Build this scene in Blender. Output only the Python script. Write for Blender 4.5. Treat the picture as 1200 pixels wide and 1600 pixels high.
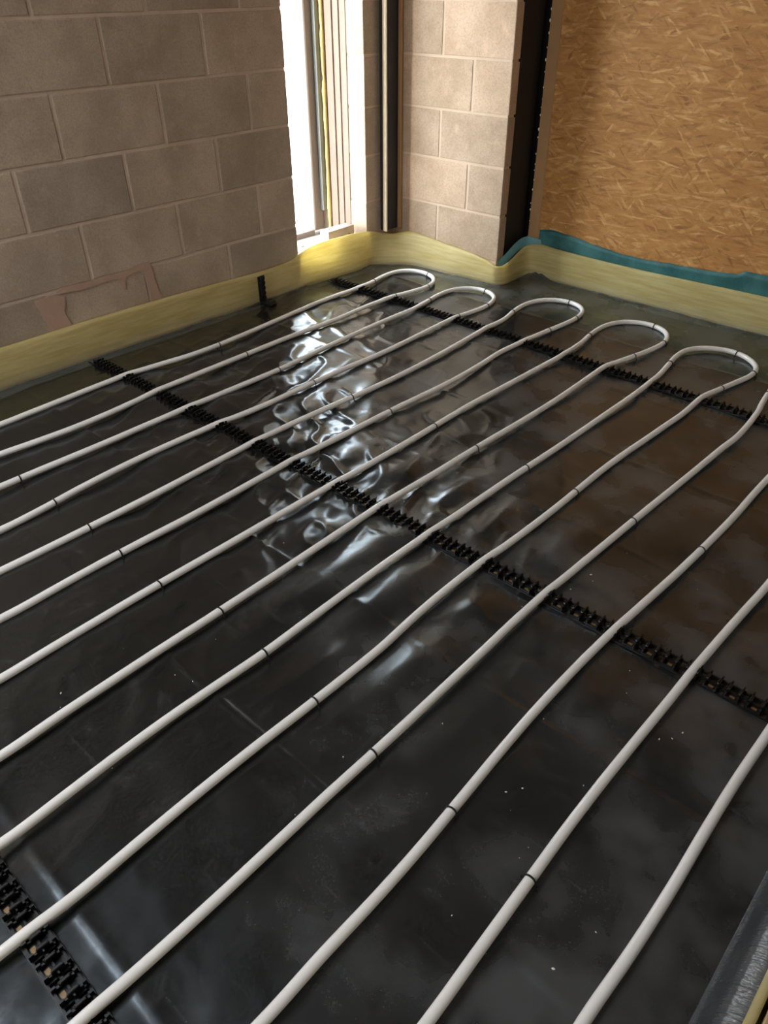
import bpy, bmesh, math, random
import numpy as np
from mathutils import Vector, Matrix, noise as mnoise

for _o in list(bpy.data.objects): bpy.data.objects.remove(_o)
S = bpy.context.scene
COL = S.collection
random.seed(7); RNG = np.random.RandomState(11)

# ------------------------------------------------------------------ camera
cam_d = bpy.data.cameras.new('camera'); cam = bpy.data.objects.new('camera', cam_d); COL.objects.link(cam)
cam_d.sensor_fit = 'AUTO'; cam_d.sensor_width = 36.0; cam_d.lens = 1167.7/1600*36.0
cam_d.clip_start = 0.02; cam_d.clip_end = 200
_r = Vector((0.7361, 0.6769, -0.0048)).normalized()
_f = Vector((-0.5520, 0.5963, -0.5826)).normalized()
_u = _r.cross(_f).normalized(); _r = _f.cross(_u).normalized()
cam.matrix_world = Matrix(((_r.x,_u.x,-_f.x,3.0117),(_r.y,_u.y,-_f.y,-1.1246),(_r.z,_u.z,-_f.z,1.3510),(0,0,0,1)))
S.camera = cam

# ------------------------------------------------------------------ world, lights, exposure
SKY_STRENGTH = 16.0
SKY_COL = (0.84, 0.93, 1.0)
EXPOSURE = 0.12
W = bpy.data.worlds.new('world'); S.world = W; W.use_nodes = True
wn = W.node_tree.nodes; wl = W.node_tree.links
bg = wn['Background']; bg.inputs[0].default_value = (*SKY_COL, 1); bg.inputs[1].default_value = SKY_STRENGTH
S.view_settings.view_transform = 'Standard'; S.view_settings.look = 'None'
S.view_settings.exposure = EXPOSURE; S.view_settings.gamma = 1; S.view_settings.use_curve_mapping = False

def portal(name, loc, rot, sx, sy):
    """sampling portal in an opening: it gives no light of its own, it only helps sample the sky"""
    d = bpy.data.lights.new(name, 'AREA'); d.shape = 'RECTANGLE'; d.size = sx; d.size_y = sy
    d.cycles.is_portal = True
    o = bpy.data.objects.new(name, d); COL.objects.link(o); o.location = loc; o.rotation_euler = rot
    return o
PI = math.pi
portal('window_portal', (-0.45, 1.49, 1.22), (0, -PI/2, 0), 2.1, 0.86)
portal('rooflight_portal', (1.0, -2.4, 2.9), (0, 0, 0), 1.8, 2.1)
portal('doorway_portal', (4.3, -4.1, 1.15), (PI/2, 0, 0), 2.0, 2.3)
# low warm sun coming in through the corner window, softened by haze
sun_d = bpy.data.lights.new('sun', 'SUN'); sun_d.energy = 3.6; sun_d.angle = math.radians(7); sun_d.color = (1.0, .80, .56)
sun = bpy.data.objects.new('sun', sun_d); COL.objects.link(sun)
sun.rotation_euler = Vector((.40, .90, -.20)).to_track_quat('-Z', 'Y').to_euler()

# ------------------------------------------------------------------ helpers
def tag(o, label=None, cat=None, group=None, kind=None):
    if label: o['label'] = label
    if cat: o['category'] = cat
    if group: o['group'] = group
    if kind: o['kind'] = kind
    return o
def empty(name, loc=(0,0,0), rz=0):
    o = bpy.data.objects.new(name, None); COL.objects.link(o); o.location = loc; o.rotation_euler = (0,0,rz)
    o.empty_display_size = .05
    return o
def link(name, me, mat=None, parent=None, smooth=False, loc=None):
    if mat is not None:
        me.materials.clear()
        for m in (mat if isinstance(mat, (list, tuple)) else [mat]): me.materials.append(m)
    if smooth:
        me.polygons.foreach_set('use_smooth', [True]*len(me.polygons))
    o = bpy.data.objects.new(name, me); COL.objects.link(o)
    if loc is not None: o.location = loc
    if parent is not None: o.parent = parent
    return o
def bm_obj(name, bm, mat=None, parent=None, smooth=False, loc=None):
    me = bpy.data.meshes.new(name); bm.normal_update(); bm.to_mesh(me); bm.free()
    return link(name, me, mat, parent, smooth, loc)
def add_box(bm, x0, x1, y0, y1, z0, z1, bevel=0, mi=0, seg=1):
    vs = [bm.verts.new((x, y, z)) for z in (z0, z1) for y in (y0, y1) for x in (x0, x1)]
    fs = []
    for idx in ((0,2,3,1),(4,5,7,6),(0,1,5,4),(2,6,7,3),(0,4,6,2),(1,3,7,5)):
        f = bm.faces.new([vs[i] for i in idx]); f.material_index = mi; fs.append(f)
    if bevel:
        es = list({e for f in fs for e in f.edges})
        r = bmesh.ops.bevel(bm, geom=es, offset=bevel, segments=seg, affect='EDGES', profile=.6)
        for f in r['faces']: f.material_index = mi
    return vs
def box(name, x0, x1, y0, y1, z0, z1, mat, parent=None, bevel=0, seg=1):
    bm = bmesh.new(); add_box(bm, x0, x1, y0, y1, z0, z1, bevel, 0, seg)
    return bm_obj(name, bm, mat, parent)
def grid_mesh(name, P, mat, parent=None, smooth=True, closed_u=False):
    """P: array (nu, nv, 3)"""
    nu, nv, _ = P.shape
    idx = np.arange(nu*nv).reshape(nu, nv)
    if closed_u: idx = np.vstack([idx, idx[:1]])
    q = np.stack([idx[:-1,:-1], idx[1:,:-1], idx[1:,1:], idx[:-1,1:]], -1).reshape(-1, 4)
    me = bpy.data.meshes.new(name); me.from_pydata(P.reshape(-1,3).tolist(), [], q.tolist()); me.update()
    return link(name, me, mat, parent, smooth)
def catmull(pts, step):
    pts = [np.array(p, float) for p in pts]
    P = [2*pts[0]-pts[1]] + pts + [2*pts[-1]-pts[-2]]
    out = []
    for i in range(1, len(P)-2):
        a, b, c, d = P[i-1:i+3]
        n = max(1, int(np.linalg.norm(c-b)/step))
        for k in range(n):
            t = k/n
            out.append(.5*((2*b)+(-a+c)*t+(2*a-5*b+4*c-d)*t*t+(-a+3*b-3*c+d)*t**3))
    out.append(pts[-1]); return np.array(out)
def tube(name, pts, r, mat, parent=None, nseg=12):
    pts = np.array(pts); T = np.gradient(pts, axis=0); T /= np.linalg.norm(T, axis=1)[:,None]
    up = np.array([0,0,1.0]); N = np.cross(T, up)
    bad = np.linalg.norm(N, axis=1) < 1e-3; N[bad] = (1,0,0)
    N /= np.linalg.norm(N, axis=1)[:,None]; B = np.cross(N, T)
    a = np.linspace(0, 2*PI, nseg, endpoint=False)
    P = pts[None] + r*(np.cos(a)[:,None,None]*N[None] + np.sin(a)[:,None,None]*B[None])
    return grid_mesh(name, P, mat, parent, True, closed_u=True)
def vnoise(X, Y, sx, sy, seed):
    """smooth value noise on scaled coordinates, range about -1..1"""
    r = np.random.RandomState(seed); G = r.uniform(-1, 1, (256, 256))
    u = X/sx + 37.3; v = Y/sy + 61.7
    i = np.floor(u).astype(int); j = np.floor(v).astype(int); fu = u-i; fv = v-j
    fu = fu*fu*fu*(fu*(fu*6-15)+10); fv = fv*fv*fv*(fv*(fv*6-15)+10)
    g = lambda a, b: G[a % 256, b % 256]
    return (g(i,j)*(1-fu)+g(i+1,j)*fu)*(1-fv) + (g(i,j+1)*(1-fu)+g(i+1,j+1)*fu)*fv

# ------------------------------------------------------------------ materials
class NT:
    def __init__(s, name):
        s.m = bpy.data.materials.new(name); s.m.use_nodes = True
        s.n = s.m.node_tree.nodes; s.l = s.m.node_tree.links
        s.b = s.n['Principled BSDF']; s.out = s.n['Material Output']
        s.tc = s.n.new('ShaderNodeTexCoord')
    def new(s, t, **kw):
        n = s.n.new(t)
        for k, v in kw.items(): setattr(n, k, v)
        return n
    def set(s, **kw):
        for k, v in kw.items(): s.b.inputs[k.replace('_', ' ')].default_value = v
    def map(s, scale=(1,1,1), rot=(0,0,0), src='Object'):
        m = s.new('ShaderNodeMapping'); m.inputs['Scale'].default_value = scale; m.inputs['Rotation'].default_value = rot
        s.l.new(s.tc.outputs[src], m.inputs['Vector']); return m.outputs[0]
    def noise(s, scale, detail=4, rough=.55, vec=None, dist=0):
        n = s.new('ShaderNodeTexNoise'); n.inputs['Scale'].default_value = scale; n.inputs['Detail'].default_value = detail
        n.inputs['Roughness'].default_value = rough; n.inputs['Distortion'].default_value = dist
        s.l.new(vec if vec is not None else s.tc.outputs['Object'], n.inputs['Vector']); return n.outputs['Fac']
    def ramp(s, fac, stops):
        r = s.new('ShaderNodeValToRGB'); e = r.color_ramp.elements
        while len(e) < len(stops): e.new(.5)
        for k, (p, c) in enumerate(stops):
            e[k].position = p; e[k].color = (*c, 1) if len(c) == 3 else c
        s.l.new(fac, r.inputs[0]); return r.outputs[0]
    def rng(s, fac, a, b, c, d):
        r = s.new('ShaderNodeMapRange')
        for k, v in zip((1,2,3,4), (a,b,c,d)): r.inputs[k].default_value = v
        r.interpolation_type = 'SMOOTHSTEP'; s.l.new(fac, r.inputs[0]); return r.outputs[0]
    def mix(s, fac, a, b, mode='MIX'):
        m = s.new('ShaderNodeMix', data_type='RGBA', blend_type=mode)
        for sock, v in ((m.inputs[0], fac), (m.inputs[6], a), (m.inputs[7], b)):
            if isinstance(v, (int, float)): sock.default_value = v
            elif isinstance(v, tuple): sock.default_value = (*v, 1) if len(v) == 3 else v
            else: s.l.new(v, sock)
        return m.outputs[2]
    def col(s, c): s.l.new(c, s.b.inputs['Base Color'])
    def bump(s, h, strength=.3, dist=.002, prev=None):
        b = s.new('ShaderNodeBump'); b.inputs['Strength'].default_value = strength; b.inputs['Distance'].default_value = dist
        s.l.new(h, b.inputs['Height'])
        if prev is not None: s.l.new(prev, b.inputs['Normal'])
        s.l.new(b.outputs[0], s.b.inputs['Normal']); return b.outputs[0]
    def objrand(s):
        return s.new('ShaderNodeObjectInfo').outputs['Random']

def mat_simple(name, col, rough=.6, bump=None, var=0, **kw):
    t = NT(name); t.set(Roughness=rough, **kw)
    if var:
        n = t.noise(9, 5); t.col(t.mix(n, tuple(c*(1-var) for c in col), tuple(min(1, c*(1+var)) for c in col)))
    else: t.b.inputs['Base Color'].default_value = (*col, 1)
    if bump: t.bump(t.noise(bump[0], 4), bump[1], bump[2] if len(bump) > 2 else .002)
    return t.m

def make_block_mat(name, c1, c2):
    t = NT(name); t.set(Roughness=.92)
    gp = t.new('ShaderNodeNewGeometry').outputs['Position']
    n1 = t.noise(4.5, 6, .6, vec=gp); n2 = t.noise(140, 3, .7, vec=gp); n3 = t.noise(16, 5, .65, vec=gp)
    base = t.mix(t.rng(n1, .3, .7, 0, 1), c1, c2)
    base = t.mix(t.rng(n2, .35, .75, 0, .38), base, tuple(c*.45 for c in c1))
    base = t.mix(t.rng(n3, .55, .8, 0, .35), base, tuple(min(1, c*1.35) for c in c2))
    r = t.objrand()
    tone = t.ramp(r, [(0, (.80,.81,.79)), (.25, (.92,.92,.90)), (.6, (1,.99,.97)), (1, (1.07,1.05,1.03))])
    t.col(t.mix(1.0, base, tone, 'MULTIPLY'))
    b = t.bump(t.noise(260, 4, .7), .55, .0016); t.bump(t.noise(34, 4, .6), .4, .003, b)
    return t.m
M = {}
M['block'] = make_block_mat('aggregate_block', (.43,.33,.245), (.56,.445,.34))
M['block_pier'] = make_block_mat('aggregate_block_warm', (.52,.37,.25), (.68,.50,.36))
def make_mortar():
    t = NT('mortar'); t.set(Roughness=.95)
    n = t.noise(14, 5); t.col(t.mix(n, (.50,.37,.28), (.68,.55,.44)))
    b = t.bump(t.noise(220, 4, .7), .5, .0016); t.bump(t.noise(26, 3), .6, .004, b); return t.m
M['mortar'] = make_mortar()
M['mortar_pier'] = mat_simple('pale_mortar', (.62,.47,.34), .95, (220, .5), .12)
M['smear'] = mat_simple('mortar_smear_pink', (.47,.31,.23), .95, (180, .5), .15)

def make_sheet():
    t = NT('black_polythene')
    dust = t.noise(1.9, 3, .5); d2 = t.noise(6, 3, .5); scr = t.noise(3.0, 7, .6, vec=t.map((1, 14, 1), (0,0,.5)))
    m = t.new('ShaderNodeMath', operation='MULTIPLY'); t.l.new(t.rng(dust, .25, .75, .1, 1), m.inputs[0]); t.l.new(t.rng(d2, .25, .82, .05, 1), m.inputs[1])
    # dust grey carries painted window light: raised right and far, cut at shaded left
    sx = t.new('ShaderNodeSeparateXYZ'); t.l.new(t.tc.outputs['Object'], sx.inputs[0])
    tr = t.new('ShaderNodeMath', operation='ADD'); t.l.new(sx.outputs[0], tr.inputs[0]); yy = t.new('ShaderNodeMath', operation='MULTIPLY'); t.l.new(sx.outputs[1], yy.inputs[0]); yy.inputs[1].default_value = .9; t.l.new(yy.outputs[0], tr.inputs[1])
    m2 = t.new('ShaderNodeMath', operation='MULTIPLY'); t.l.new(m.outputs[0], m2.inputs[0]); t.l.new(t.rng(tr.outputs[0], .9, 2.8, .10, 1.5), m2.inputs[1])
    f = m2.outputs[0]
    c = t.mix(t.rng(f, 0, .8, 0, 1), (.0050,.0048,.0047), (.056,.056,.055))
    c = t.mix(t.rng(scr, .6, .74, 0, .22), c, (.10,.098,.095))
    sm = t.noise(4.2, 8, .68, dist=2.2); c = t.mix(t.rng(sm, .54, .76, 0, .34), c, (.10,.099,.097))
    gr = t.noise(210, 3, .7); c = t.mix(t.rng(gr, .40, .72, 0, .26), c, (.075,.073,.071))
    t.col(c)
    r = t.rng(f, 0, .8, .21, .36); t.l.new(r, t.b.inputs['Roughness'])
    t.set(IOR=1.55); t.b.inputs['Specular IOR Level'].default_value = 1.0; t.b.inputs['Specular Tint'].default_value = (.80, .93, 1, 1)
    b = t.bump(t.noise(50, 3, .5), .08, .0015); t.bump(t.noise(11, 4, .5, vec=t.map((1, .6, 1), (0, 0, .5))), .30, .004, b)
    return t.m
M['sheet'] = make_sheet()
def make_pipe():
    t = NT('white_pipe'); t.set(Roughness=.27, IOR=1.5)
    n = t.noise(6, 4); t.col(t.mix(n, (.80,.775,.735), (.88,.865,.83))); return t.m
M['pipe'] = make_pipe()
M['rail'] = mat_simple('black_rail_plastic', (.006,.006,.0065), .32)
M['pad'] = mat_simple('amber_adhesive', (.26,.15,.05), .4, None, .3)
M['staple'] = mat_simple('black_staple_plastic', (.010,.010,.010), .35)
def make_foam():
    t = NT('yellow_pe_foam'); t.set(Roughness=.45)
    n = t.noise(5, 6, .6, vec=t.map((1,1,12))); c = t.mix(t.rng(n, .3, .7, 0, 1), (.72,.60,.24), (.86,.76,.40)); t.col(c)
    b = t.bump(t.noise(60, 3, .6, vec=t.map((1,1,5))), .25, .002)
    tr = t.new('ShaderNodeBsdfTranslucent'); t.l.new(c, tr.inputs[0])
    mx = t.new('ShaderNodeMixShader'); mx.inputs[0].default_value = .5
    t.l.new(t.b.outputs[0], mx.inputs[1]); t.l.new(tr.outputs[0], mx.inputs[2]); t.l.new(mx.outputs[0], t.out.inputs[0])
    return t.m
M['foam'] = make_foam()
def make_film():
    t = NT('clear_film'); t.set(Roughness=.12, IOR=1.5)
    t.b.inputs['Base Color'].default_value = (.55,.56,.52,1)
    t.bump(t.noise(40, 4, .6, vec=t.map((1,1,1))), .6, .004)
    tp = t.new('ShaderNodeBsdfTransparent')
    mx = t.new('ShaderNodeMixShader'); mx.inputs[0].default_value = .10
    t.l.new(tp.outputs[0], mx.inputs[1]); t.l.new(t.b.outputs[0], mx.inputs[2]); t.l.new(mx.outputs[0], t.out.inputs[0])
    return t.m
M['film'] = make_film()
def make_teal():
    t = NT('teal_membrane'); t.set(Roughness=.5)
    n = t.noise(7, 6, .6); t.col(t.mix(t.rng(n, .35, .7, 0, 1), (.016,.10,.10), (.05,.19,.185)))
    t.bump(t.noise(24, 5, .6), .5, .006); return t.m
M['teal'] = make_teal()
def make_osb():
    t = NT('oriented_strand_board'); t.set(Roughness=.62)
    warp = t.noise(7, 3)
    cols = None; h = None
    base = t.mix(t.noise(5, 6), (.42,.185,.042), (.52,.25,.066))
    # layers of flakes lying at different angles: stretched cells, each with its own tone and coverage
    for k, (ang, sx, sz, off, lo) in enumerate(((.05,12,52,0,.5), (.42,13,56,3,.6), (-.4,13,60,7,.6), (.95,14,60,11,.7), (-.12,10,70,17,.6), (.22,11,85,23,.66), (-.8,14,80,31,.74), (0,8,120,37,.78))):
        mp = t.new('ShaderNodeMapping'); mp.inputs['Rotation'].default_value = (0, ang, 0); mp.inputs['Location'].default_value = (off, 0, off*.7)
        t.l.new(t.tc.outputs['Object'], mp.inputs['Vector'])
        m2 = t.new('ShaderNodeMapping'); m2.inputs['Scale'].default_value = (sx, 1, sz); t.l.new(mp.outputs[0], m2.inputs['Vector'])
        nz = t.new('ShaderNodeTexNoise'); nz.inputs['Scale'].default_value = 1.3; nz.inputs['Detail'].default_value = 5; nz.inputs['Roughness'].default_value = .65; t.l.new(m2.outputs[0], nz.inputs['Vector'])
        ad = t.new('ShaderNodeMixRGB'); ad.blend_type = 'LINEAR_LIGHT'; ad.inputs[0].default_value = .7
        t.l.new(m2.outputs[0], ad.inputs[1]); t.l.new(nz.outputs['Color'], ad.inputs[2])
        v = t.new('ShaderNodeTexVoronoi', voronoi_dimensions='3D'); v.inputs['Scale'].default_value = 1; t.l.new(ad.outputs[0], v.inputs['Vector'])
        sep = t.new('ShaderNodeSeparateColor'); t.l.new(v.outputs['Color'], sep.inputs[0])
        tone = t.ramp(sep.outputs[0], [(0,(.25,.095,.020)), (.2,(.40,.175,.040)), (.65,(.52,.25,.064)), (.84,(.62,.32,.095)), (.95,(.80,.48,.19)), (1,(.34,.11,.04))])
        grain = t.noise(1.8, 5, .7, vec=m2.outputs[0])
        tone = t.mix(t.rng(grain, .35, .8, 0, .45), tone, (.30,.125,.034))
        edge = t.rng(v.outputs['Distance'], .35, .75, 1, .25)
        cm = t.new('ShaderNodeMath', operation='MULTIPLY'); t.l.new(t.rng(sep.outputs[1], lo, lo+.08, 0, .85), cm.inputs[0]); t.l.new(edge, cm.inputs[1])
        base = t.mix(cm.outputs[0], base, tone)
    t.col(base)
    g = t.new('ShaderNodeRGBToBW'); t.l.new(base, g.inputs[0])
    t.bump(g.outputs[0], .5, .003)
    return t.m
M['osb'] = make_osb()
M['batten'] = mat_simple('planed_timber_edge', (.42,.23,.10), .7, (60, .2), .2)
M['steel'] = mat_simple('black_coated_steel', (.012,.011,.011), .55, (40, .2))
M['frame'] = mat_simple('grey_brown_window_frame', (.24,.195,.165), .4)
M['grey_seal'] = mat_simple('grey_frame_seal', (.20,.22,.22), .5)
M['lining'] = mat_simple('reveal_lining_board', (.22,.165,.13), .7, (30, .2), .12)
M['pu_foam'] = mat_simple('expanding_foam', (.72,.55,.20), .8, (120, .8, .004), .25)
M['channel'] = mat_simple('pale_wall_starter_channel', (.86,.76,.58), .4, None, .06)
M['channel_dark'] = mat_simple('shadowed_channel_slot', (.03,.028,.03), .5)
M['concrete'] = mat_simple('concrete', (.42,.40,.37), .9, (40, .4), .15)
M['ceiling'] = mat_simple('bare_ceiling_board', (.25,.235,.22), .9, None, .1)
M['brick'] = mat_simple('buff_brick', (.60,.47,.42), .9, (90, .5), .15)
M['pu_white'] = mat_simple('white_flecks', (.75,.70,.62), .8)
M['deck'] = mat_simple('timber_deck', (.47,.32,.16), .6, (60, .2), .15)
M['plaster'] = mat_simple('grey_plaster', (.40,.36,.32), .9, None, .08)
def make_glass():
    t = NT('window_glass'); t.set(Roughness=0.0, IOR=1.45)
    t.b.inputs['Transmission Weight'].default_value = 1.0
    t.b.inputs['Base Color'].default_value = (.97,.98,.98,1)
    tp = t.new('ShaderNodeBsdfTransparent'); gl = t.new('ShaderNodeBsdfGlossy'); gl.inputs['Roughness'].default_value = 0.0
    mx = t.new('ShaderNodeMixShader'); mx.inputs[0].default_value = .06
    t.l.new(tp.outputs[0], mx.inputs[1]); t.l.new(gl.outputs[0], mx.inputs[2]); t.l.new(mx.outputs[0], t.out.inputs[0])
    return t.m
M['glass'] = make_glass()
def make_tinted(name, c):  # transparent filter, added to dim the sky coming through an unseen opening
    t = NT(name); tp = t.new('ShaderNodeBsdfTransparent'); tp.inputs[0].default_value = (*c, 1)
    t.l.new(tp.outputs[0], t.out.inputs[0]); return t.m
M['tinted'] = make_tinted('rooflight_sky_filter', (.80,.78,.78))
M['tinted_door'] = make_tinted('doorway_sky_filter', (.46,.42,.37))
M['outside'] = mat_simple('pale_paving', (.60,.58,.54), .9, None, .1)
def make_white_film():
    t = NT('milky_glossy_film'); t.set(Roughness=.14, IOR=1.5)
    t.b.inputs['Base Color'].default_value = (.055,.06,.063,1); t.b.inputs['Specular IOR Level'].default_value = 1.0
    t.bump(t.noise(26, 3, .6, vec=t.map((.6, 9, .6))), .55, .0025); return t.m
M['film_white'] = make_white_film()
M['teal_pale'] = mat_simple('pale_teal_membrane', (.12,.30,.32), .5, (40, .3))
RUNS = [
   ([(0.331,-0.304),(0.324,-0.166),(0.316,-0.027),(0.308,0.111),(0.306,0.249),(0.319,0.388),(0.336,0.526),(0.338,0.664),(0.330,0.803),(0.318,0.941),(0.304,1.079),(0.290,1.218),(0.278,1.356),(0.276,1.494),(0.281,1.633)], [(0.272,1.744),(0.250,1.866),(0.251,1.965),(0.294,2.032),(0.372,2.057),(0.457,2.033),(0.517,1.967),(0.536,1.875),(0.524,1.772),(0.508,1.675),(0.500,1.583)], [(0.500,1.436),(0.509,1.305),(0.510,1.174),(0.506,1.043),(0.505,0.912),(0.508,0.781),(0.511,0.650),(0.514,0.519),(0.517,0.388),(0.524,0.257),(0.539,0.126),(0.551,-0.005),(0.555,-0.137),(0.549,-0.268),(0.539,-0.399)]),
   ([(0.738,-0.492),(0.737,-0.360),(0.738,-0.228),(0.738,-0.097),(0.735,0.035),(0.733,0.167),(0.733,0.298),(0.734,0.430),(0.735,0.562),(0.734,0.693),(0.726,0.825),(0.715,0.957),(0.708,1.089),(0.701,1.220),(0.696,1.352),(0.695,1.484),(0.696,1.615)], [(0.680,1.720),(0.662,1.839),(0.666,1.935),(0.700,2.004),(0.759,2.041),(0.833,2.039),(0.899,1.991),(0.935,1.900),(0.937,1.796),(0.925,1.691),(0.920,1.589)], [(0.927,1.425),(0.934,1.291),(0.939,1.156),(0.939,1.021),(0.932,0.887),(0.931,0.752),(0.933,0.617),(0.936,0.483),(0.931,0.348),(0.921,0.213),(0.917,0.078),(0.918,-0.056),(0.925,-0.191),(0.938,-0.326),(0.957,-0.460),(0.967,-0.595)]),
   ([(1.153,-0.682),(1.153,-0.546),(1.151,-0.411),(1.148,-0.275),(1.143,-0.140),(1.136,-0.004),(1.129,0.131),(1.124,0.267),(1.123,0.402),(1.128,0.537),(1.135,0.673),(1.142,0.808),(1.145,0.944),(1.144,1.079),(1.138,1.215),(1.130,1.350),(1.120,1.486),(1.110,1.621)], [(1.107,1.779),(1.079,1.910),(1.069,2.020),(1.090,2.108),(1.144,2.169),(1.219,2.191),(1.289,2.170),(1.335,2.113),(1.354,2.023),(1.350,1.911),(1.336,1.782),(1.325,1.633)], [(1.316,1.464),(1.327,1.327),(1.335,1.189),(1.337,1.052),(1.332,0.914),(1.326,0.777),(1.324,0.639),(1.323,0.502),(1.319,0.365),(1.317,0.227),(1.321,0.090),(1.326,-0.048),(1.329,-0.185),(1.328,-0.323),(1.329,-0.460),(1.334,-0.597),(1.340,-0.735)]),
   ([(1.538,-0.859),(1.533,-0.729),(1.529,-0.599),(1.526,-0.469),(1.525,-0.338),(1.525,-0.208),(1.524,-0.078),(1.523,0.052),(1.523,0.183),(1.526,0.313),(1.527,0.443),(1.526,0.573),(1.524,0.704),(1.520,0.834),(1.518,0.964),(1.521,1.094),(1.525,1.225),(1.528,1.355),(1.531,1.485),(1.534,1.615)], [(1.525,1.774),(1.506,1.904),(1.503,2.025),(1.532,2.114),(1.587,2.165),(1.654,2.183),(1.721,2.166),(1.773,2.111),(1.797,2.025),(1.790,1.920),(1.767,1.805),(1.743,1.698),(1.728,1.615)], [(1.731,1.477),(1.736,1.342),(1.739,1.207),(1.738,1.072),(1.735,0.937),(1.730,0.801),(1.727,0.666),(1.726,0.531),(1.722,0.396),(1.719,0.261),(1.720,0.125),(1.724,-0.010),(1.728,-0.145),(1.731,-0.280),(1.733,-0.415),(1.734,-0.551),(1.737,-0.686),(1.741,-0.821),(1.748,-0.956)]),
   ([(1.943,-1.045),(1.936,-0.914),(1.929,-0.782),(1.926,-0.651),(1.928,-0.519),(1.931,-0.388),(1.927,-0.256),(1.923,-0.125),(1.920,0.007),(1.919,0.138),(1.921,0.270),(1.924,0.401),(1.925,0.533),(1.927,0.664),(1.931,0.795),(1.935,0.927),(1.937,1.058),(1.938,1.190),(1.939,1.321),(1.940,1.453)], [(1.936,1.639),(1.929,1.731),(1.913,1.839),(1.901,1.941),(1.911,2.028),(1.960,2.095),(2.036,2.131),(2.108,2.124),(2.167,2.084),(2.204,2.026),(2.211,1.945),(2.191,1.843),(2.166,1.731),(2.147,1.625)], [(2.149,1.451),(2.142,1.315),(2.135,1.179),(2.127,1.043),(2.123,0.907),(2.124,0.771),(2.126,0.635),(2.125,0.499),(2.121,0.363),(2.114,0.227),(2.113,0.091),(2.118,-0.045),(2.128,-0.181),(2.130,-0.317),(2.129,-0.453),(2.127,-0.589),(2.128,-0.725),(2.132,-0.861),(2.137,-0.997),(2.134,-1.133)]),
   ([(2.326,-1.082),(2.328,-0.950),(2.328,-0.817),(2.326,-0.685),(2.324,-0.552),(2.324,-0.420),(2.323,-0.287),(2.321,-0.155),(2.319,-0.022),(2.316,0.110),(2.317,0.243),(2.322,0.375),(2.327,0.507),(2.332,0.640),(2.337,0.772),(2.343,0.905),(2.349,1.037),(2.354,1.170),(2.359,1.302),(2.366,1.435)], [(2.354,1.629),(2.339,1.720),(2.324,1.828)], []),
   ([(2.537,-0.897),(2.535,-0.765),(2.536,-0.633),(2.533,-0.502),(2.526,-0.370),(2.519,-0.239),(2.514,-0.107),(2.513,0.024),(2.515,0.156),(2.521,0.287),(2.529,0.419),(2.537,0.550),(2.543,0.682),(2.547,0.813),(2.549,0.945),(2.547,1.076),(2.547,1.208)], [], []),
   ([(2.728,-0.729),(2.724,-0.589),(2.720,-0.449),(2.716,-0.309),(2.715,-0.169),(2.717,-0.029),(2.720,0.111),(2.722,0.251),(2.726,0.391),(2.732,0.531),(2.739,0.671)], [], []),
   ([(2.908,-0.561),(2.914,-0.413),(2.916,-0.265),(2.914,-0.117),(2.914,0.031),(2.918,0.178)], [], []),
]
# ================================================================== SETTING
H = 2.6
CH = 0.2308
st = dict(kind='structure')
box('floor', -.5, 6.0, -3.9, 2.9, -.20, -.012, M['concrete'])['kind'] = 'structure'
# ceiling with an unseen rooflight opening, moved back and enlarged for fill light
cl = empty('ceiling', (0,0,H)); cl['kind'] = 'structure'
RX0, RX1, RY0, RY1 = .1, 1.9, -3.5, -1.40
bm = bmesh.new()
add_box(bm, -.5, RX0, -4, 2.9, 0, .25); add_box(bm, RX1, 6.1, -4, 2.9, 0, .25)
add_box(bm, RX0, RX1, -4, RY0, 0, .25); add_box(bm, RX0, RX1, RY1, 2.9, 0, .25)
bm_obj('ceiling_board', bm, M['ceiling'], cl)
g = box('rooflight_filter', RX0-.03, RX1+.03, RY0-.03, RY1+.03, H+.252, H+.262, M['tinted']); g['kind'] = 'structure'  # added pane that only dims the sky over the rooflight opening
# outside ground
o = box('ground', -30, -.47, -25, 25, -.35, -.12, M['outside']); o['kind'] = 'structure'

# ---- block walls -------------------------------------------------
def block_mesh(lx, ly, lz, rs):
    """one aggregate block, edges worn, faces a little uneven; front faces +x or -y carry a finer grid"""
    bm = bmesh.new(); add_box(bm, -lx/2, lx/2, -ly/2, ly/2, -lz/2, lz/2, .0045, 0, 2)
    for v in bm.verts:
        p = v.co*18 + Vector((rs*3.1, rs*7.7, rs))
        v.co += mnoise.noise_vector(p)*.0016
    return bm
def lay_block(parent, x0, x1, y0, y1, z0, z1, mat):
    bm = block_mesh(x1-x0, y1-y0, z1-z0, random.uniform(0, 50))
    dx = random.uniform(-.0008, .0012)
    return bm_obj('block', bm, mat, parent, False, ((x0+x1)/2 + dx, (y0+y1)/2, (z0+z1)/2))
def splits(lo, hi, joints, g=.006):
    js = [lo] + [j for j in sorted(joints) if lo+.03 < j < hi-.03] + [hi]
    return [(a + (g if k else 0), b - (g if k < len(js)-2 else 0)) for k, (a, b) in enumerate(zip(js[:-1], js[1:]))]
T = .10
wl_ = empty('wall_left'); wl_['kind'] = 'structure'
bm = bmesh.new(); add_box(bm, -T+.002, -.0028, -3.9, 1.478, 0, H); bm_obj('mortar', bm, M['mortar'], wl_)
z0 = 1.2396 - 6*CH
c = 0
while z0 < H:
    zz0, zz1 = max(z0 + .0055, 0.0), min(z0 + CH - .0055, H)
    if zz1 > .03 + zz0:
        par = c % 2
        first = 1.047 if par == 1 else 1.256
        js = [first - .459*k for k in range(0, 12)] + ([1.482-.0] if 0 else [])
        for a, b in splits(-3.9, 1.482, js): 
            if a > -1.4: lay_block(wl_, -T, 0, a, b, zz0, zz1, M['block'])
        add = None
    z0 += CH; c += 1
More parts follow.
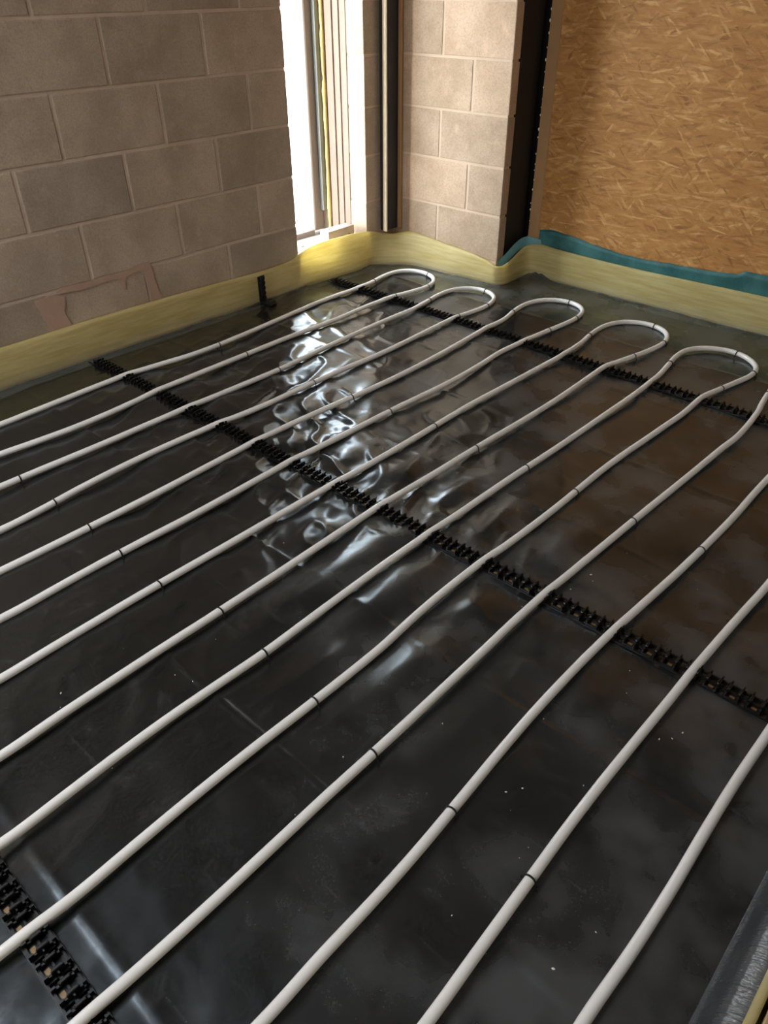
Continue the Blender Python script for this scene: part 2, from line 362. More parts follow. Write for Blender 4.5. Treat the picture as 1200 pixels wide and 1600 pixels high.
# far part of the left wall (between window and corner) and the pier facing the room
wp = empty('wall_back_left'); wp['kind'] = 'structure'
PY = 2.2258; XP = .735
bm = bmesh.new()
add_box(bm, -.118, -.003, 2.003, PY+.05, 0, H)
add_box(bm, -.40, XP-.004, PY+.0028, PY+.052, 0, H)
bm_obj('mortar', bm, M['mortar_pier'], wp)
z0 = 1.0302 - 5*CH; c = 0
while z0 < H:
    zz0, zz1 = max(z0 + .0055, 0.0), min(z0 + CH - .0055, H)
    if zz1 > zz0 + .03:
        js = [.321] if c % 2 == 1 else [.515]
        for a, b in splits(.004, XP, js): lay_block(wp, a, b, PY, PY+.06, zz0, zz1, M['block_pier'])
        lay_block(wp, -.12, 0, 2.0, PY-.004, zz0, zz1, M['block'])
    z0 += CH; c += 1
# pinkish mortar smeared over the lowest course of the left wall
def smear(pts, name='mortar_smear'):
    """flat irregular pat of mortar on the wall face, pts = (y, z) outline"""
    P = catmull([(p[0], p[1], 0) for p in pts + pts[:1]], .01)
    bm = bmesh.new()
    a = []
    for k, p in enumerate(P[:-1]):
        n = mnoise.noise(Vector((p[0]*40, p[1]*40, 3)))*.004
        a.append(bm.verts.new((.0018, p[0]+n, p[1]+n)))
    f = bm.faces.new(a)
    r = bmesh.ops.extrude_face_region(bm, geom=[f])
    for v in r['geom']:
        if isinstance(v, bmesh.types.BMVert): v.co.x += .0025
    bmesh.ops.recalc_face_normals(bm, faces=bm.faces)
    bmesh.ops.triangulate(bm, faces=bm.faces)
    return bm_obj(name, bm, M['smear'], wl_)
smear([(.075,.30),(.16,.305),(.20,.28),(.185,.22),(.20,.15),(.11,.13),(.10,.2),(.085,.25)])
smear([(.16,.305),(.30,.295),(.44,.30),(.465,.25),(.48,.25),(.49,.295),(.57,.30),(.585,.22),(.60,.15),(.65,.15),(.63,.22),(.62,.3),(.60,.335),(.5,.325),(.35,.32),(.2,.325)])

# ---- steel column between pier and board
sc = empty('steel_column', (.60, 2.36, 0))
tag(sc, 'black steel column standing between the block pier and the strand board wall', 'column')
for nm, a in (('flange', (.722-.6, .734-.6, 2.282-2.36, 2.462-2.36)), ('flange', (.50-.6, .512-.6, 2.29-2.36, 2.46-2.36)), ('web', (.512-.6, .722-.6, -.006, .006))):
    b = bmesh.new(); add_box(b, a[0], a[1], a[2], a[3], 0, H, .002); bm_obj(nm, b, M['steel'], sc)
b = bmesh.new(); add_box(b, .722-.6, .7345-.6, -.105, .135, 0, .012, .001); bm_obj('base_plate', b, M['steel'], sc)
# black damp proof strip on the side of the pier return
# ---- back wall of strand board
wb = empty('wall_back'); wb['kind'] = 'structure'
OY = 2.47
bm = bmesh.new(); add_box(bm, .80, 3.6, OY, OY+.018, 0, H, .001); bm_obj('strand_board', bm, M['osb'], wb)
bm = bmesh.new(); add_box(bm, .762, .825, OY-.004, OY+.04, 0, H, .002); bm_obj('batten', bm, M['batten'], wb)
bm = bmesh.new(); add_box(bm, -.45, 3.7, OY+.045, OY+.25, 0, H); bm_obj('framing', bm, M['steel'], wb)
# pale torn flecks of foam along the left edge of the board
bm = bmesh.new()
for k in range(46):
    z = .22 + k*.05 + random.uniform(-.02, .02); 
    s = random.uniform(.003, .009)
    m_ = Matrix.Translation((.762+random.uniform(-.003,.003), OY-.004, z)) @ Matrix.Diagonal((s*.6, .004, s, 1))
    bmesh.ops.create_icosphere(bm, subdivisions=1, radius=1, matrix=m_)
o = bm_obj('foam_fleck', bm, M['pu_white'], wb); o['kind'] = 'stuff'

# ---- wall starter channel in the corner
ch = empty('corner_channel', (.015, 2.16, 0))
tag(ch, 'pale vertical metal channel running up the block corner beside the window reveal', 'channel')
bm = bmesh.new(); add_box(bm, .018, .045, -.062, -.050, .172, H-.02, .003); bm_obj('pale_flange', bm, M['channel'], ch)
bm = bmesh.new(); add_box(bm, -.012, .026, -.050, .062, .172, H-.02, .002); bm_obj('slot', bm, M['channel_dark'], ch)
bm = bmesh.new(); add_box(bm, .028, .052, .046, .0635, .172, H-.02, .003); bm_obj('tan_flange', bm, M['batten'], ch)

# ---- window 1 with its reveal
w1 = empty('window_1', (-.37, 1.5, 0)); w1['kind'] = 'structure'
def wpart(name, x0, x1, y0, y1, z0, z1, mat, bev=.002):
    b = bmesh.new(); add_box(b, x0+.37, x1+.37, y0-1.5, y1-1.5, z0, z1, bev); return bm_obj(name, b, mat, w1)
wpart('frame_jamb', -.42, -.345, 1.925, 2.0, .14, 2.35, M['frame'], .006)
wpart('frame_jamb', -.42, -.345, 1.00, 1.06, .14, 2.35, M['frame'], .006)
wpart('frame_sill', -.42, -.345, 1.06, 1.925, .11, .148, M['frame'], .004)
wpart('frame_head', -.42, -.345, 1.06, 1.925, 2.30, 2.36, M['frame'], .004)
wpart('seal', -.343, -.318, 1.975, 2.0, .25, 2.35, M['grey_seal'], .001)
wpart('pane', -.386, -.380, 1.06, 1.925, .148, 2.30, M['glass'], 0)
# reveal lining of stepped boards
for (xa, xb, yy) in ((-.155,-.122,1.998), (-.175,-.155,2.006), (-.205,-.175,2.0), (-.225,-.205,2.008), (-.275,-.225,2.001)):
    wpart('reveal_board', xa, xb, yy, 2.03, .12, H-.02, M['lining'], .0015)
# expanding foam bead squeezed out beside the frame
n = 170; P = np.zeros((n, 9, 3))
for i in range(n):
    z = .15 + i*(2.2/n); w_ = .010 + .006*mnoise.noise(Vector((0, 3, z*9))) + .004*mnoise.noise(Vector((5, 3, z*31)))
    for j in range(9):
        a = PI*j/8
        P[i, j] = (-.297 + math.cos(a)*w_ + .37, 2.0 - math.sin(a)*w_*1.3 - 1.5 + .004, z)
grid_mesh('foam_bead', P, M['pu_foam'], w1)
wpart('sill_board', -.43, -.03, 1.0, 2.0, .0, .118, M['concrete'], .003)
wpart('outer_leaf', -.46, -.345, -3.9, 1.0, 0, H, M['block'], 0)
wpart('outer_leaf', -.46, -.345, 1.0, 2.1, 2.36, H, M['block'], 0)
wpart('outer_leaf', -.46, -.30, 2.01, 2.6, 0, H, M['block'], 0)
wpart('lintel', -.345, 0, 1.482, 2.0, 2.36, H, M['concrete'], .002)
wpart('lintel', -.345, -.10, 1.0, 1.482, 2.36, H, M['concrete'], .002)

# rubble of broken mortar on the sill next to the brick
bm = bmesh.new()
for k in range(34):
    x = random.uniform(-.30, -.04); y = random.uniform(1.5, 1.72); s = random.uniform(.004, .013)
    if -.13 < x < -.03 and y > 1.72: continue
    bmesh.ops.create_icosphere(bm, subdivisions=1, radius=s, matrix=Matrix.Translation((x, y, .118+s*.4)) @ Matrix.Rotation(random.uniform(0,3), 4, 'Z') @ Matrix.Diagonal((1.5,1,.55,1)))
o = bm_obj('mortar_crumbs', bm, M['pu_white']); tag(o, 'pale broken mortar crumbs lying on the window sill', 'rubble', kind='stuff')

# perforated brick on the sill
def brick_mesh():
    cu = bpy.data.curves.new('brick_outline', 'CURVE'); cu.dimensions = '2D'; cu.fill_mode = 'BOTH'
    cu.extrude = .0315; cu.bevel_depth = .0012
    def ring(pts):
        s = cu.splines.new('POLY'); s.points.add(len(pts)-1)
        for p, q in zip(s.points, pts): p.co = (q[0], q[1], 0, 1)
        s.use_cyclic_u = True
    ring([(-.1, -.05), (.1, -.05), (.1, .05), (-.1, .05)])
    for cx in (-.058, 0, .058):
        ring([(cx + .0165*math.cos(a), .0165*math.sin(a)) for a in np.linspace(0, 2*PI, 20, endpoint=False)])
    ob = bpy.data.objects.new('tmp', cu); COL.objects.link(ob)
    dg = bpy.context.evaluated_depsgraph_get(); me = bpy.data.meshes.new_from_object(ob.evaluated_get(dg))
    bpy.data.objects.remove(ob); return me
me = brick_mesh()
me.transform(Matrix(((0,0,1,0),(1,0,0,0),(0,1,0,0),(0,0,0,1))))
o = link('perforated_brick', me, M['brick'], None, False, (-.085, 1.853, .169)); o.rotation_euler = (0, 0, .02)
tag(o, 'pale perforated brick lying on its side on the window sill behind the yellow strip', 'brick')

# ---- remaining walls, outside the photograph
WR = empty('wall_right', (3.15, 0, 0)); WR['kind'] = 'structure'
b = bmesh.new(); add_box(b, 0, .1, .9, 2.6, 0, H); add_box(b, 0, .1, -3.9, .9, 2.2, H); bm_obj('wall_panel', b, M['plaster'], WR)
b = bmesh.new(); add_box(b, 2.8, 2.9, -3.9, 2.8, 0, H); bm_obj('wall_panel', b, M['plaster'], WR)
b = bmesh.new(); add_box(b, .38, 2.8, 2.6, 2.8, 0, H); bm_obj('wall_panel', b, M['plaster'], WR)
WF = empty('wall_front', (0, -3.9, 0)); WF['kind'] = 'structure'
b = bmesh.new()
add_box(b, -.46, 3.3, -.1, 0, 0, H); add_box(b, 5.3, 6.05, -.1, 0, 0, H); add_box(b, 3.3, 5.3, -.1, 0, 2.3, H)  # unseen doorway gap placed here for fill light
bm_obj('wall_panel', b, M['plaster'], WF)
b = bmesh.new(); add_box(b, 3.3, 5.3, -.06, -.05, 0, 2.3); bm_obj('doorway_filter', b, M['tinted_door'], WF)  # added filter across the doorway, weakens the sky light
# raised timber deck beyond the slab edge on the right
dk = empty('timber_deck', (3.1075, -1.5, .026)); tag(dk, 'raised tan timber deck edge just beyond the edge strip at the bottom right corner', 'deck')
for k in range(11):
    b = bmesh.new(); add_box(b, .0 + k*.245, .241 + k*.245, -2.3, 2.35, .075, .097, .002); bm_obj('deck_board', b, M['deck'], dk)
b = bmesh.new()
for y in (-2.25, -.9, .6, 2.2): add_box(b, .01, 2.7, y-.02, y+.02, -.012, .075)
bm_obj('joist', b, M['batten'], dk)['kind'] = 'stuff'

# ================================================================== BLACK SHEET
X0, X1, Y0, Y1 = .012, 3.045, -2.9, 2.455
xs = np.concatenate([np.arange(X0, X1, .0095), [X1]])
ys = np.concatenate([np.arange(Y0, -1.4, .03), np.arange(-1.4, Y1, .0085), [Y1]])
XX, YY = np.meshgrid(xs, ys, indexing='ij')
def sheet_z(X, Y):
    z = .0042*vnoise(X, Y, .13, .42, 1) + .0075*vnoise(X+.3*Y, Y-.3*X, .36, .30, 2)
    z += .0012*vnoise(X+.5*Y, Y, .07, .12, 3)
    # crumpled zone near the window end and around the middle rail
    m = np.exp(-(((X-1.25)/.75)**2 + ((Y-.35)/.42)**2)) + .55*np.exp(-(((X-.55)/.5)**2 + ((Y-1.1)/.55)**2)) + .12
    w = 1-np.abs(vnoise(X+.35*Y, Y+.2*X, .085, .11, 5)); w2 = 1-np.abs(vnoise(X-.6*Y, Y+.5*X, .05, .055, 6))
    z += m*(.0120*w**3 + .0022*w2**3) 
    z += m*.0085*vnoise(X-.4*Y, Y+.2*X, .12, .17, 9)
    # straight fold lines pressed into the sheet at regular steps
    for k, yc in enumerate((-1.46, -1.005, -.545, -.10, .592, 1.034, 1.495, 1.93)):
        wob = .004*vnoise(X, Y*0+k, .5, 1, 20+k)
        d = np.abs(Y-yc-wob)
        z += (.0042*np.exp(-d/.005) + .0018*np.exp(-d/.05))*(.75+.35*vnoise(X, Y*0+k, .16, 1, 40+k))
    for xc in (.93, 1.62, 2.41):
        d = np.abs(X-xc-.004*vnoise(Y, X*0, .5, 1, 71)); z += .0007*np.exp(-d/.006)
    # billows between runs, swollen up along the pipe direction below the middle rail
    for (bx, by, sx, sy, a) in ((2.00,-.02,.05,.17,.020), (1.83,-.05,.045,.22,.017), (2.22,-.22,.045,.17,.016), (2.05,-.30,.04,.12,.010), (2.20,.10,.04,.07,.010), (1.66,.05,.05,.15,.008), (2.02,.46,.032,.10,.013), (1.83,.5,.030,.10,.013), (2.24,.5,.035,.09,.010), (1.62,.47,.04,.09,.013), (1.42,.42,.04,.09,.010), (2.6,.02,.05,.1,.003)):
        z += 1.5*a*np.exp(-(((X-bx)/sx)**2 + ((Y-by)/sy)**2))
    return z
ZZ = sheet_z(XX, YY)
# hold the sheet down where pipes and rails press on it, lift it at the perimeter
edge = np.minimum(XX-X0, Y1-YY)
ZZ = ZZ - ZZ.mean() + .004
ZZ = .022*np.tanh(ZZ/.022)
ZZ += .030*np.exp(-((XX-.86)/.06)**2)*np.exp(-((Y1-YY)/.06)**2)*(1+.5*vnoise(XX, YY, .02, .02, 77))
ZZ += .016*np.exp(-(XX-X0)/.012) * (YY < 2.1) + .014*np.exp(-(Y1-YY)/.012)*(XX > .8)
# corner cut out around the pier
PIER = (XX < .765) & (YY > 2.19)
zc = ZZ.copy()
zc[(XX >= .765)*(YY > 0)] += 0
SHZ = zc
PTS = np.stack([XX, YY, SHZ], -1)
nu, nv = XX.shape
idx = np.arange(nu*nv).reshape(nu, nv)
q = np.stack([idx[:-1,:-1], idx[1:,:-1], idx[1:,1:], idx[:-1,1:]], -1).reshape(-1, 4)
pf = PIER.reshape(-1); keep = ~pf[q].any(1); q = q[keep]
used = np.unique(q); remap = -np.ones(nu*nv, int); remap[used] = np.arange(len(used))
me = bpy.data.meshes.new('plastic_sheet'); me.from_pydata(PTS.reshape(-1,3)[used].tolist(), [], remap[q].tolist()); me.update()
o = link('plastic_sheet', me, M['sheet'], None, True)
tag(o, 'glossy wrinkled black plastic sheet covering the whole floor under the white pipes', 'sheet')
def zsheet(x, y):
    i = min(max(int(np.searchsorted(xs, x)), 0), nu-1); j = min(max(int(np.searchsorted(ys, y)), 0), nv-1)
    return float(SHZ[i, j])

# ================================================================== CLIP RAILS
def clip_mesh():
    """one pipe clip: raised cradle, two jaws with hooked tips in three teeth, cross rib, amber pad"""
    bm = bmesh.new()
    for s in (-1, 1):
        for (ya, yb, zt, bv) in ((-.024,-.015,.0175,0), (-.010,.013,.0205,.0014), (.017,.0245,.0185,0)):
            xa, xb = sorted((s*.0118, s*.0158)); add_box(bm, xa, xb, ya, yb, .002, zt, bv)
        xa, xb = sorted((s*.0092, s*.0150)); add_box(bm, xa, xb, -.008, .011, .0160, .0203, .0012)      # hook tip
        xa, xb = sorted((s*.0118, s*.0148)); add_box(bm, xa, xb, -.022, .022, .002, .0105)
        xa, xb = sorted((s*.0158, s*.0215)); add_box(bm, xa, xb, -.0015, .0015, .002, .015)
        xa, xb = sorted((s*.0158, s*.0205)); add_box(bm, xa, xb, .0175, .0205, .002, .012)
    for y in (-.021, 0, .021): add_box(bm, -.0122, .0122, y-.002, y+.002, .002, .0085)
    add_box(bm, -.006, .006, -.016, -.007, .002, .0036, 0, 1)
    me = bpy.data.meshes.new('clip'); bm.normal_update(); bm.to_mesh(me); bm.free()
    me.materials.append(M['rail']); me.materials.append(M['pad']); return me
CLIP = clip_mesh()
RAIL_Z = .006
PX = [.306,.516,.733,.921,1.124,1.320,1.521,1.719,1.921,2.114,2.316,2.516,2.721,2.919]
def rail(x_start, x_end, yfun, label, n_off):
    r = empty('clip_rail', (x_start, yfun(x_start), RAIL_Z))
    tag(r, label, 'rail', 'black pipe clip rails laid across the floor')
    ang = math.atan2(yfun(x_end)-yfun(x_start), x_end-x_start); r.rotation_euler = (0, 0, ang)
    Lx = x_end - x_start
    bm = bmesh.new()
    add_box(bm, 0, Lx, -.026, -.021, 0, .003); add_box(bm, 0, Lx, .021, .026, 0, .003)
    add_box(bm, 0, Lx, -.004, .004, 0, .0032)
    k = 0
    # clip centres: every pipe sits in a clip, three empty clips between two runs
    cs = []
    full = [PX[0]-.2*j for j in (1,)] + PX + [PX[-1]+.2]
    for a, b in zip(full[:-1], full[1:]):
        for t in range(4): cs.append(a + (b-a)*t/4)
    cs = [c for c in cs if x_start + .02 < c < x_end - .02]
    for c in cs: add_box(bm, c-x_start-.020, c-x_start+.020, -.0255, .0255, .0, .0028)
    bm_obj('base_strip', bm, M['rail'], r)
    for c in cs:
        o = bpy.data.objects.new('clip', CLIP); COL.objects.link(o); o.parent = r; o.location = (c-x_start, 0, 0)
        o.rotation_euler = (0, 0, random.uniform(-.03, .03))
    return r
y_far = lambda x: 1.655 - .0155*x
y_mid = lambda x: .236 + .008*x
y_near = lambda x: -1.08
rail(.050, 2.98, y_far, 'black clip rail farthest from the camera, holding the pipes just before their end loops', 0)
rail(.045, 2.98, y_mid, 'black clip rail crossing the middle of the floor under every white pipe', 1)
rail(.050, 2.98, y_near, 'black clip rail at the bottom left corner, nearest to the camera', 2)
# offcut of clip rail stood up against the yellow strip
r = empty('rail_offcut', (.052, 1.18, .004)); r.rotation_euler = (0, 0, .1)
tag(r, 'short black offcut of clip rail standing upright against the yellow strip by the window', 'offcut')
bm = bmesh.new(); add_box(bm, -.003, .003, -.022, .022, .010, .140, .001); bm_obj('base_strip', bm, M['rail'], r)
bm = bmesh.new()
for z in (.03, .055, .08, .105, .13):
    add_box(bm, .003, .012, -.016, -.012, z-.007, z+.007); add_box(bm, .003, .012, .012, .016, z-.007, z+.007)
bm_obj('clip', bm, M['rail'], r)['kind'] = 'stuff'
bm = bmesh.new(); add_box(bm, .0, .075, -.024, .024, .006, .016, .002); add_box(bm, .055, .07, -.02, .02, .014, .026, .002); bm_obj('foot', bm, M['rail'], r)

# ================================================================== PIPES
PR = .0106
def zpipe(x, y):
    z = .0185
    for yf in (y_far, y_mid, y_near): z += .0025*math.exp(-((y-yf(x))/.05)**2)
    return z
def extend(run, xe):   # carry the run on towards the near end of the room
    x0, y0 = run[0]; n = int((y0+2.3)/.16)
    return [(xe + (x0-xe)*math.exp(-(k*.16)/.5), y0 - k*.16) for k in range(n, 0, -1)]
ORD = ['first','second','third','fourth','fifth','sixth','seventh','eighth','ninth','tenth','eleventh','twelfth','thirteenth','fourteenth']
loops = []
Rn = RUNS
for k in range(5):
    a, m, b = Rn[k]; loops.append((a, m, b[::-1]))
def shift(pts, dx, dy=0): return [(x+dx, y+dy) for x, y in pts]
top = Rn[4][1]
a10 = Rn[5][0]; a11 = Rn[6][0]; a12 = Rn[7][0]; a13 = Rn[8][0]
def upto(run, xa, ya):   # carry a run on to the far rail
    x0, y0 = run[-1]; n = max(2, int((ya-y0)/.14)); return run + [(x0 + (xa-x0)*t/n, y0+(ya-y0)*t/n) for t in range(1, n+1)]
m5 = [Rn[5][1][0], Rn[5][1][1], Rn[5][1][2]] + shift(top[3:], .412)
loops.append((a10, m5, upto(a11, 2.553, 1.48)[::-1][::-1]))
loops.append((upto(a12, 2.745, 1.46), shift(top, .80), upto(a13, 2.945, 1.48)))
LOOP_LABEL = ['white pipe hairpin nearest the left wall, looping beside the window corner',
 'white pipe hairpin second from left wall, looping at foot of the block pier',
 'white pipe hairpin third from left wall, looping just right of the pier corner',
 'white pipe hairpin fourth from left wall, looping before the strand board wall',
 'white pipe hairpin fifth from left wall, last with its whole loop in view',
 'white pipe hairpin sixth from left wall, its loop cut off by the right edge',
 'white pipe hairpin farthest right, nearest the strip in the bottom right corner']
PIPE_CURVES = []
for k, (a, m, b) in enumerate(loops):
    a = [tuple(map(float, p)) for p in a]; b = [tuple(map(float, p)) for p in b]
    A = extend(a, PX[2*k]) + a; B = extend(b, PX[2*k+1]) + b
    path2 = A + list(m) + B[::-1]
    C = catmull([(x, y, 0) for x, y in path2], .022)
    C[:,2] = [zpipe(x, y) for x, y, _ in C]
    o = tube('heating_pipe', C, PR, M['pipe'], None, 14)
    tag(o, LOOP_LABEL[k], 'pipe', 'white underfloor heating pipes')
    PIPE_CURVES.append((C, A, B, m))

# ---- staples pinning the pipes
def staple_mesh():
    bm = bmesh.new()
    pts = []
    R_ = PR + .0015
    pts.append((-R_-.004, 0, -.014)); pts.append((-R_-.0006, 0, -.004))
    for a in np.linspace(PI, 0, 9): pts.append((math.cos(a)*R_, 0, math.sin(a)*R_))
    pts.append((R_+.0006, 0, -.004)); pts.append((R_+.004, 0, -.014))
    n = 6; rr = .0018; rings = []
    for i, p in enumerate(pts):
        p = Vector(p); t = (Vector(pts[min(i+1, len(pts)-1)]) - Vector(pts[max(i-1, 0)])).normalized()
        nn = Vector((0,1,0)); bb = t.cross(nn)
        rings.append([bm.verts.new(p + nn*math.cos(a)*rr*1.3 + bb*math.sin(a)*rr) for a in np.linspace(0, 2*PI, n, endpoint=False)])
    for r0, r1 in zip(rings[:-1], rings[1:]):
        for j in range(n): bm.faces.new((r0[j], r0[(j+1)%n], r1[(j+1)%n], r1[j]))
    for s in (-1, 1): add_box(bm, s*(R_+.0035)-.002, s*(R_+.0035)+.002, -.002, .002, -.011, -.007)
    me = bpy.data.meshes.new('staple'); bmesh.ops.recalc_face_normals(bm, faces=bm.faces); bm.to_mesh(me); bm.free(); me.materials.append(M['staple']); return me
STAPLE = staple_mesh()
SG = 'black staples pinning the white pipes'
def put_staple(C, x, y, label):
    d = (C[:,0]-x)**2 + (C[:,1]-y)**2; i = int(np.argmin(d)); i = min(max(i, 1), len(C)-2)
    t = C[i+1]-C[i-1]; o = bpy.data.objects.new('pipe_staple', STAPLE); COL.objects.link(o)
    o.location = C[i]; o.rotation_euler = (0, random.uniform(-.06,.06), math.atan2(t[1], t[0]) - PI/2 + random.uniform(-.15,.15))
    tag(o, label, 'staple', SG)
def run_curve(k): return PIPE_CURVES[k//2][0]
ty1 = [.676,.704,.699,.711,.726,.727,.745,.735,.738,.735,.716,.715,.72,.72]
ty2 = [-.43,-.43,-.427,-.421,-.40,-.41,-.41,-.38,-.377,-.409,-.415,-.413,-.422,-.43]
for k in range(14):
    if k < 12: put_staple(run_curve(k), PX[k]+.012, ty1[k], 'black staple on %s pipe run from left wall, beyond middle rail' % ORD[k])
    if 2 <= k < 13: put_staple(run_curve(k), PX[k]+.012, ty2[k], 'black staple on %s pipe run from left wall, nearer than middle rail' % ORD[k])
WH = ['nearest the left wall', 'second from left wall', 'third from left wall', 'fourth from left wall', 'fifth from left wall', 'sixth from left wall']
for k in range(6):
    C = PIPE_CURVES[k][0]; m = np.array(PIPE_CURVES[k][3])
    xm = m[:,0].mean()
    lo, hi = m[:,0].min(), m[:,0].max(); ty = m[:,1].max()
    cand = [(lo+.01, ty-.30, 'on left shoulder of the pipe loop'), ((lo+hi)/2+.02, ty+.02, 'at crown of the pipe loop'), (hi-.01, ty-.17, 'on right side of the pipe loop'), (hi-.03, ty-.37, 'low on right shoulder of the pipe loop')]
    if k == 5: cand = cand[:1]
    for (x, y, s) in cand: put_staple(C, x, y, 'black staple %s %s' % (s, WH[k]))

# ================================================================== YELLOW EDGE STRIP
es = empty('edge_strip', (.03, 0, 0))
tag(es, 'yellow foam edge strip standing along the foot of the left wall, pier and back wall', 'edge strip')
KEY = [ # base x,y, top x,y,z
 (.030,-2.9,.018,-2.9,.165),(.030,-1.5,.018,-1.5,.165),(.030,-.2,.018,-.2,.163),(.030,.3,.018,.3,.166),(.030,.8,.018,.8,.160),(.035,1.18,.020,1.18,.150),
 (.033,1.40,.019,1.40,.155),(.030,1.50,.019,1.50,.185),(.033,1.60,.018,1.60,.200),(.045,1.80,.020,1.82,.200),(.045,1.90,.018,1.94,.192),(.035,1.99,.014,2.03,.178),
 (.070,2.05,.030,2.10,.158),(.110,2.08,.065,2.150,.150),(.150,2.115,.100,2.188,.160),(.215,2.150,.160,2.205,.165),(.330,2.165,.30,2.206,.155),(.465,2.17,.425,2.207,.143),(.60,2.185,.58,2.207,.130),
 (.705,2.190,.69,2.203,.112),(.765,2.200,.745,2.195,.100),(.792,2.245,.785,2.22,.100),(.795,2.31,.79,2.30,.122),(.798,2.38,.792,2.38,.155),(.815,2.425,.81,2.425,.172),(.87,2.440,.87,2.443,.178),
 (1.0,2.44,1.0,2.444,.171),(1.42,2.44,1.42,2.444,.164),(2.05,2.44,2.05,2.444,.172),(2.6,2.44,2.6,2.444,.168),(3.1,2.44,3.1,2.444,.17)]
K = catmull(KEY, .02)
nv = 9; n = len(K); P = np.zeros((n, 2*nv, 3)); 
tan = np.gradient(K[:,:2], axis=0); tan /= np.linalg.norm(tan, axis=1)[:,None]; nor = np.stack([tan[:,1], -tan[:,0]], 1)   # towards the room
s_ = np.concatenate([[0], np.cumsum(np.linalg.norm(np.diff(K[:,:2], axis=0), axis=1))])
TH = .007
for j in range(nv):
    t = j/(nv-1)
    b = K[:,0:2]*(1-t) + K[:,2:4]*t
    bul = .004*math.sin(PI*t)*(1+vnoise(s_, s_*0, .25, 1, 91)) + .0015*vnoise(s_, s_*0+t*3, .06, .5, 92)*math.sin(PI*t)
    zz = K[:,4]*t
    f = b + nor*bul[:,None]; k_ = b + nor*(bul-TH)[:,None]
    P[:,j,:2] = f; P[:,j,2] = zz + .002
    P[:,2*nv-1-j,:2] = k_; P[:,2*nv-1-j,2] = zz + .002
P = P - np.array([.03, 0, 0])
grid_mesh('foam_strip', np.transpose(P, (1,0,2)), M['foam'], es, True, closed_u=True)
# clear film skirt welded along the strip, lying on the sheet
ns = 9; P = np.zeros((n, ns, 3))
sel = slice(0, n)
wid = .06 + .02*vnoise(s_, s_*0, .3, 1, 55)
wid = wid*np.where((K[:,0] < .3) & (K[:,1] > 1.95), .35, 1) * np.where((np.abs(K[:,0]-.79) < .06), .3, 1)
for j in range(ns):
    t = j/(ns-1)
    up = .045*(1-t/.25) if t < .25 else 0
    off = .0075 if t < .25 else .0075 + (t-.25)/.75*1.0*0
    d = .008 + (wid*(max(t-.2, 0)/.8))
    p = K[:,0:2] + nor*d[:,None]
    zf = np.array([zsheet(a, b_) for a, b_ in p])
    P[:,j,:2] = p; P[:,j,2] = np.maximum(zf + .003, 0) + up + .0015*vnoise(s_, s_*0+t*4, .03, .6, 57)*(1 if t > .2 else .2)
P = P - np.array([.03, 0, 0])
grid_mesh('film_skirt', P, M['film'], es, True)

# strip and film at the slab edge on the right (bottom right corner of the photograph)
e2 = empty('edge_strip', (3.09, 0, 0)); tag(e2, 'yellow foam edge strip under shiny clear film at the bottom right corner', 'edge strip')
yy = np.arange(-2.9, .9, .02); n2 = len(yy)
prof = [(3.084,.004),(3.082,.06),(3.084,.105),(3.087,.117),(3.094,.120),(3.100,.118),(3.102,.06),(3.102,.004)]
P = np.zeros((len(prof), n2, 3))
for i, (x, z) in enumerate(prof):
    P[i,:,0] = x - 3.09 + .003*vnoise(yy, yy*0, .3, 1, 66); P[i,:,1] = yy; P[i,:,2] = z + .002*vnoise(yy, yy*0, .2, 1, 67)
grid_mesh('foam_strip', P, M['foam'], e2, True)
prof = [(3.030,.009),(3.036,.014),(3.042,.035),(3.047,.060),(3.051,.078),(3.057,.091),(3.065,.1005),(3.074,.107),(3.083,.1125),(3.091,.117)]
P = np.zeros((len(prof), n2, 3))
for i, (x, z) in enumerate(prof):
    P[i,:,0] = x - 3.09 + .0004*vnoise(yy, yy*0, .012, .5, 68)*(i > 2); P[i,:,1] = yy; P[i,:,2] = z + .0003*vnoise(yy, yy*0, .014, .6, 69)
grid_mesh('film_skirt', P, M['film_white'], e2, True)

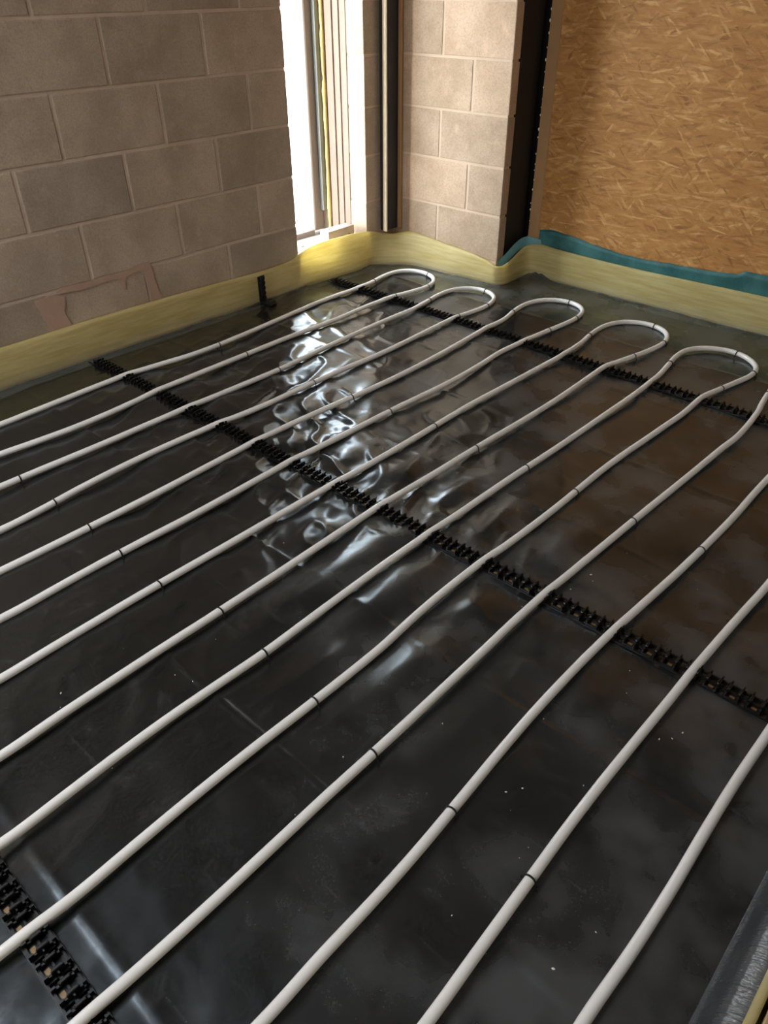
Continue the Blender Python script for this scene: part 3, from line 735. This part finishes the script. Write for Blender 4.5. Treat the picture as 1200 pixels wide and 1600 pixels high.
# ================================================================== TEAL MEMBRANE
KT = [(.835,.250),(.90,.262),(.96,.258),(1.02,.252),(1.10,.240),(1.2,.228),(1.3,.220),(1.42,.216),(1.55,.220),(1.66,.226),(1.75,.230),(1.84,.236),(1.90,.243),(1.925,.262),(2.0,.262),(2.3,.25),(2.7,.26),(3.1,.25)]
TX = np.arange(.835, 3.1, .012); TZ = np.interp(TX, [k[0] for k in KT], [k[1] for k in KT]) + .003*vnoise(TX, TX*0, .05, 1, 81)
nz = 10; P = np.zeros((len(TX), 2*nz, 3))
for j in range(nz):
    t = j/(nz-1); y = 2.4625 + .003*vnoise(TX, TX*0+t*2, .12, .6, 82)*t - .002*t
    P[:,j,0] = TX; P[:,j,1] = y-.0007; P[:,j,2] = .02 + (TZ-.02)*t
    P[:,2*nz-1-j,0] = TX; P[:,2*nz-1-j,1] = y+.0007; P[:,2*nz-1-j,2] = .02 + (TZ-.02)*t
tm = empty('teal_membrane', (1.9, 2.46, 0)); tag(tm, 'teal plastic membrane tucked behind the yellow strip along the strand board wall', 'membrane')
P -= np.array([1.9, 2.46, 0]); grid_mesh('membrane_sheet', np.transpose(P,(1,0,2)), M['teal'], tm, True, closed_u=True)
# its curled tail round the foot of the steel column
KC = catmull([(.748,2.225,.118),(.756,2.28,.150),(.762,2.34,.185),(.768,2.39,.205),(.785,2.43,.212),(.82,2.45,.205),(.85,2.458,.20)], .01)
P = np.zeros((len(KC), 6, 3))
for j in range(6):
    t = j/5; P[:,j,0] = KC[:,0] + .010*math.sin(PI*t*.5); P[:,j,1] = KC[:,1]; P[:,j,2] = KC[:,2] - .05*t + .002*math.sin(t*9)
P -= np.array([1.9, 2.46, 0]); grid_mesh('curled_tail', P, M['teal_pale'], tm, True)

# ================================================================== CRUMBS ON THE SHEET
bm = bmesh.new(); rs = np.random.RandomState(5)
spots = [(2.80,.02),(2.77,.05),(2.75,.03),(2.78,.08),(2.83,.0),(2.72,.02),(2.35,.33),(2.36,.42),(2.30,-.62),(2.32,-.66),(2.58,-.30),(2.6,-.27),(2.96,-.35),(2.97,-.37),(2.83,-.52),(2.9,-.28),(1.67,-.78),(1.95,-.60),(2.2,-.32)]
for k in range(95):
    if k < len(spots): x, y = spots[k]; s = rs.uniform(.0012, .0021)
    else: x, y = rs.uniform(1.3, 3.0), rs.uniform(-1.2, .6); s = rs.uniform(.0005, .0013)
    bmesh.ops.create_icosphere(bm, subdivisions=1, radius=s, matrix=Matrix.Translation((x, y, zsheet(x, y)+s*.5)) @ Matrix.Rotation(rs.uniform(0,3), 4, 'Z') @ Matrix.Diagonal((1.8,1,.7,1)))
o = bm_obj('mortar_crumbs', bm, M['pu_white']); tag(o, 'tiny white mortar crumbs scattered over the black plastic sheet between the pipes', 'debris', kind='stuff')
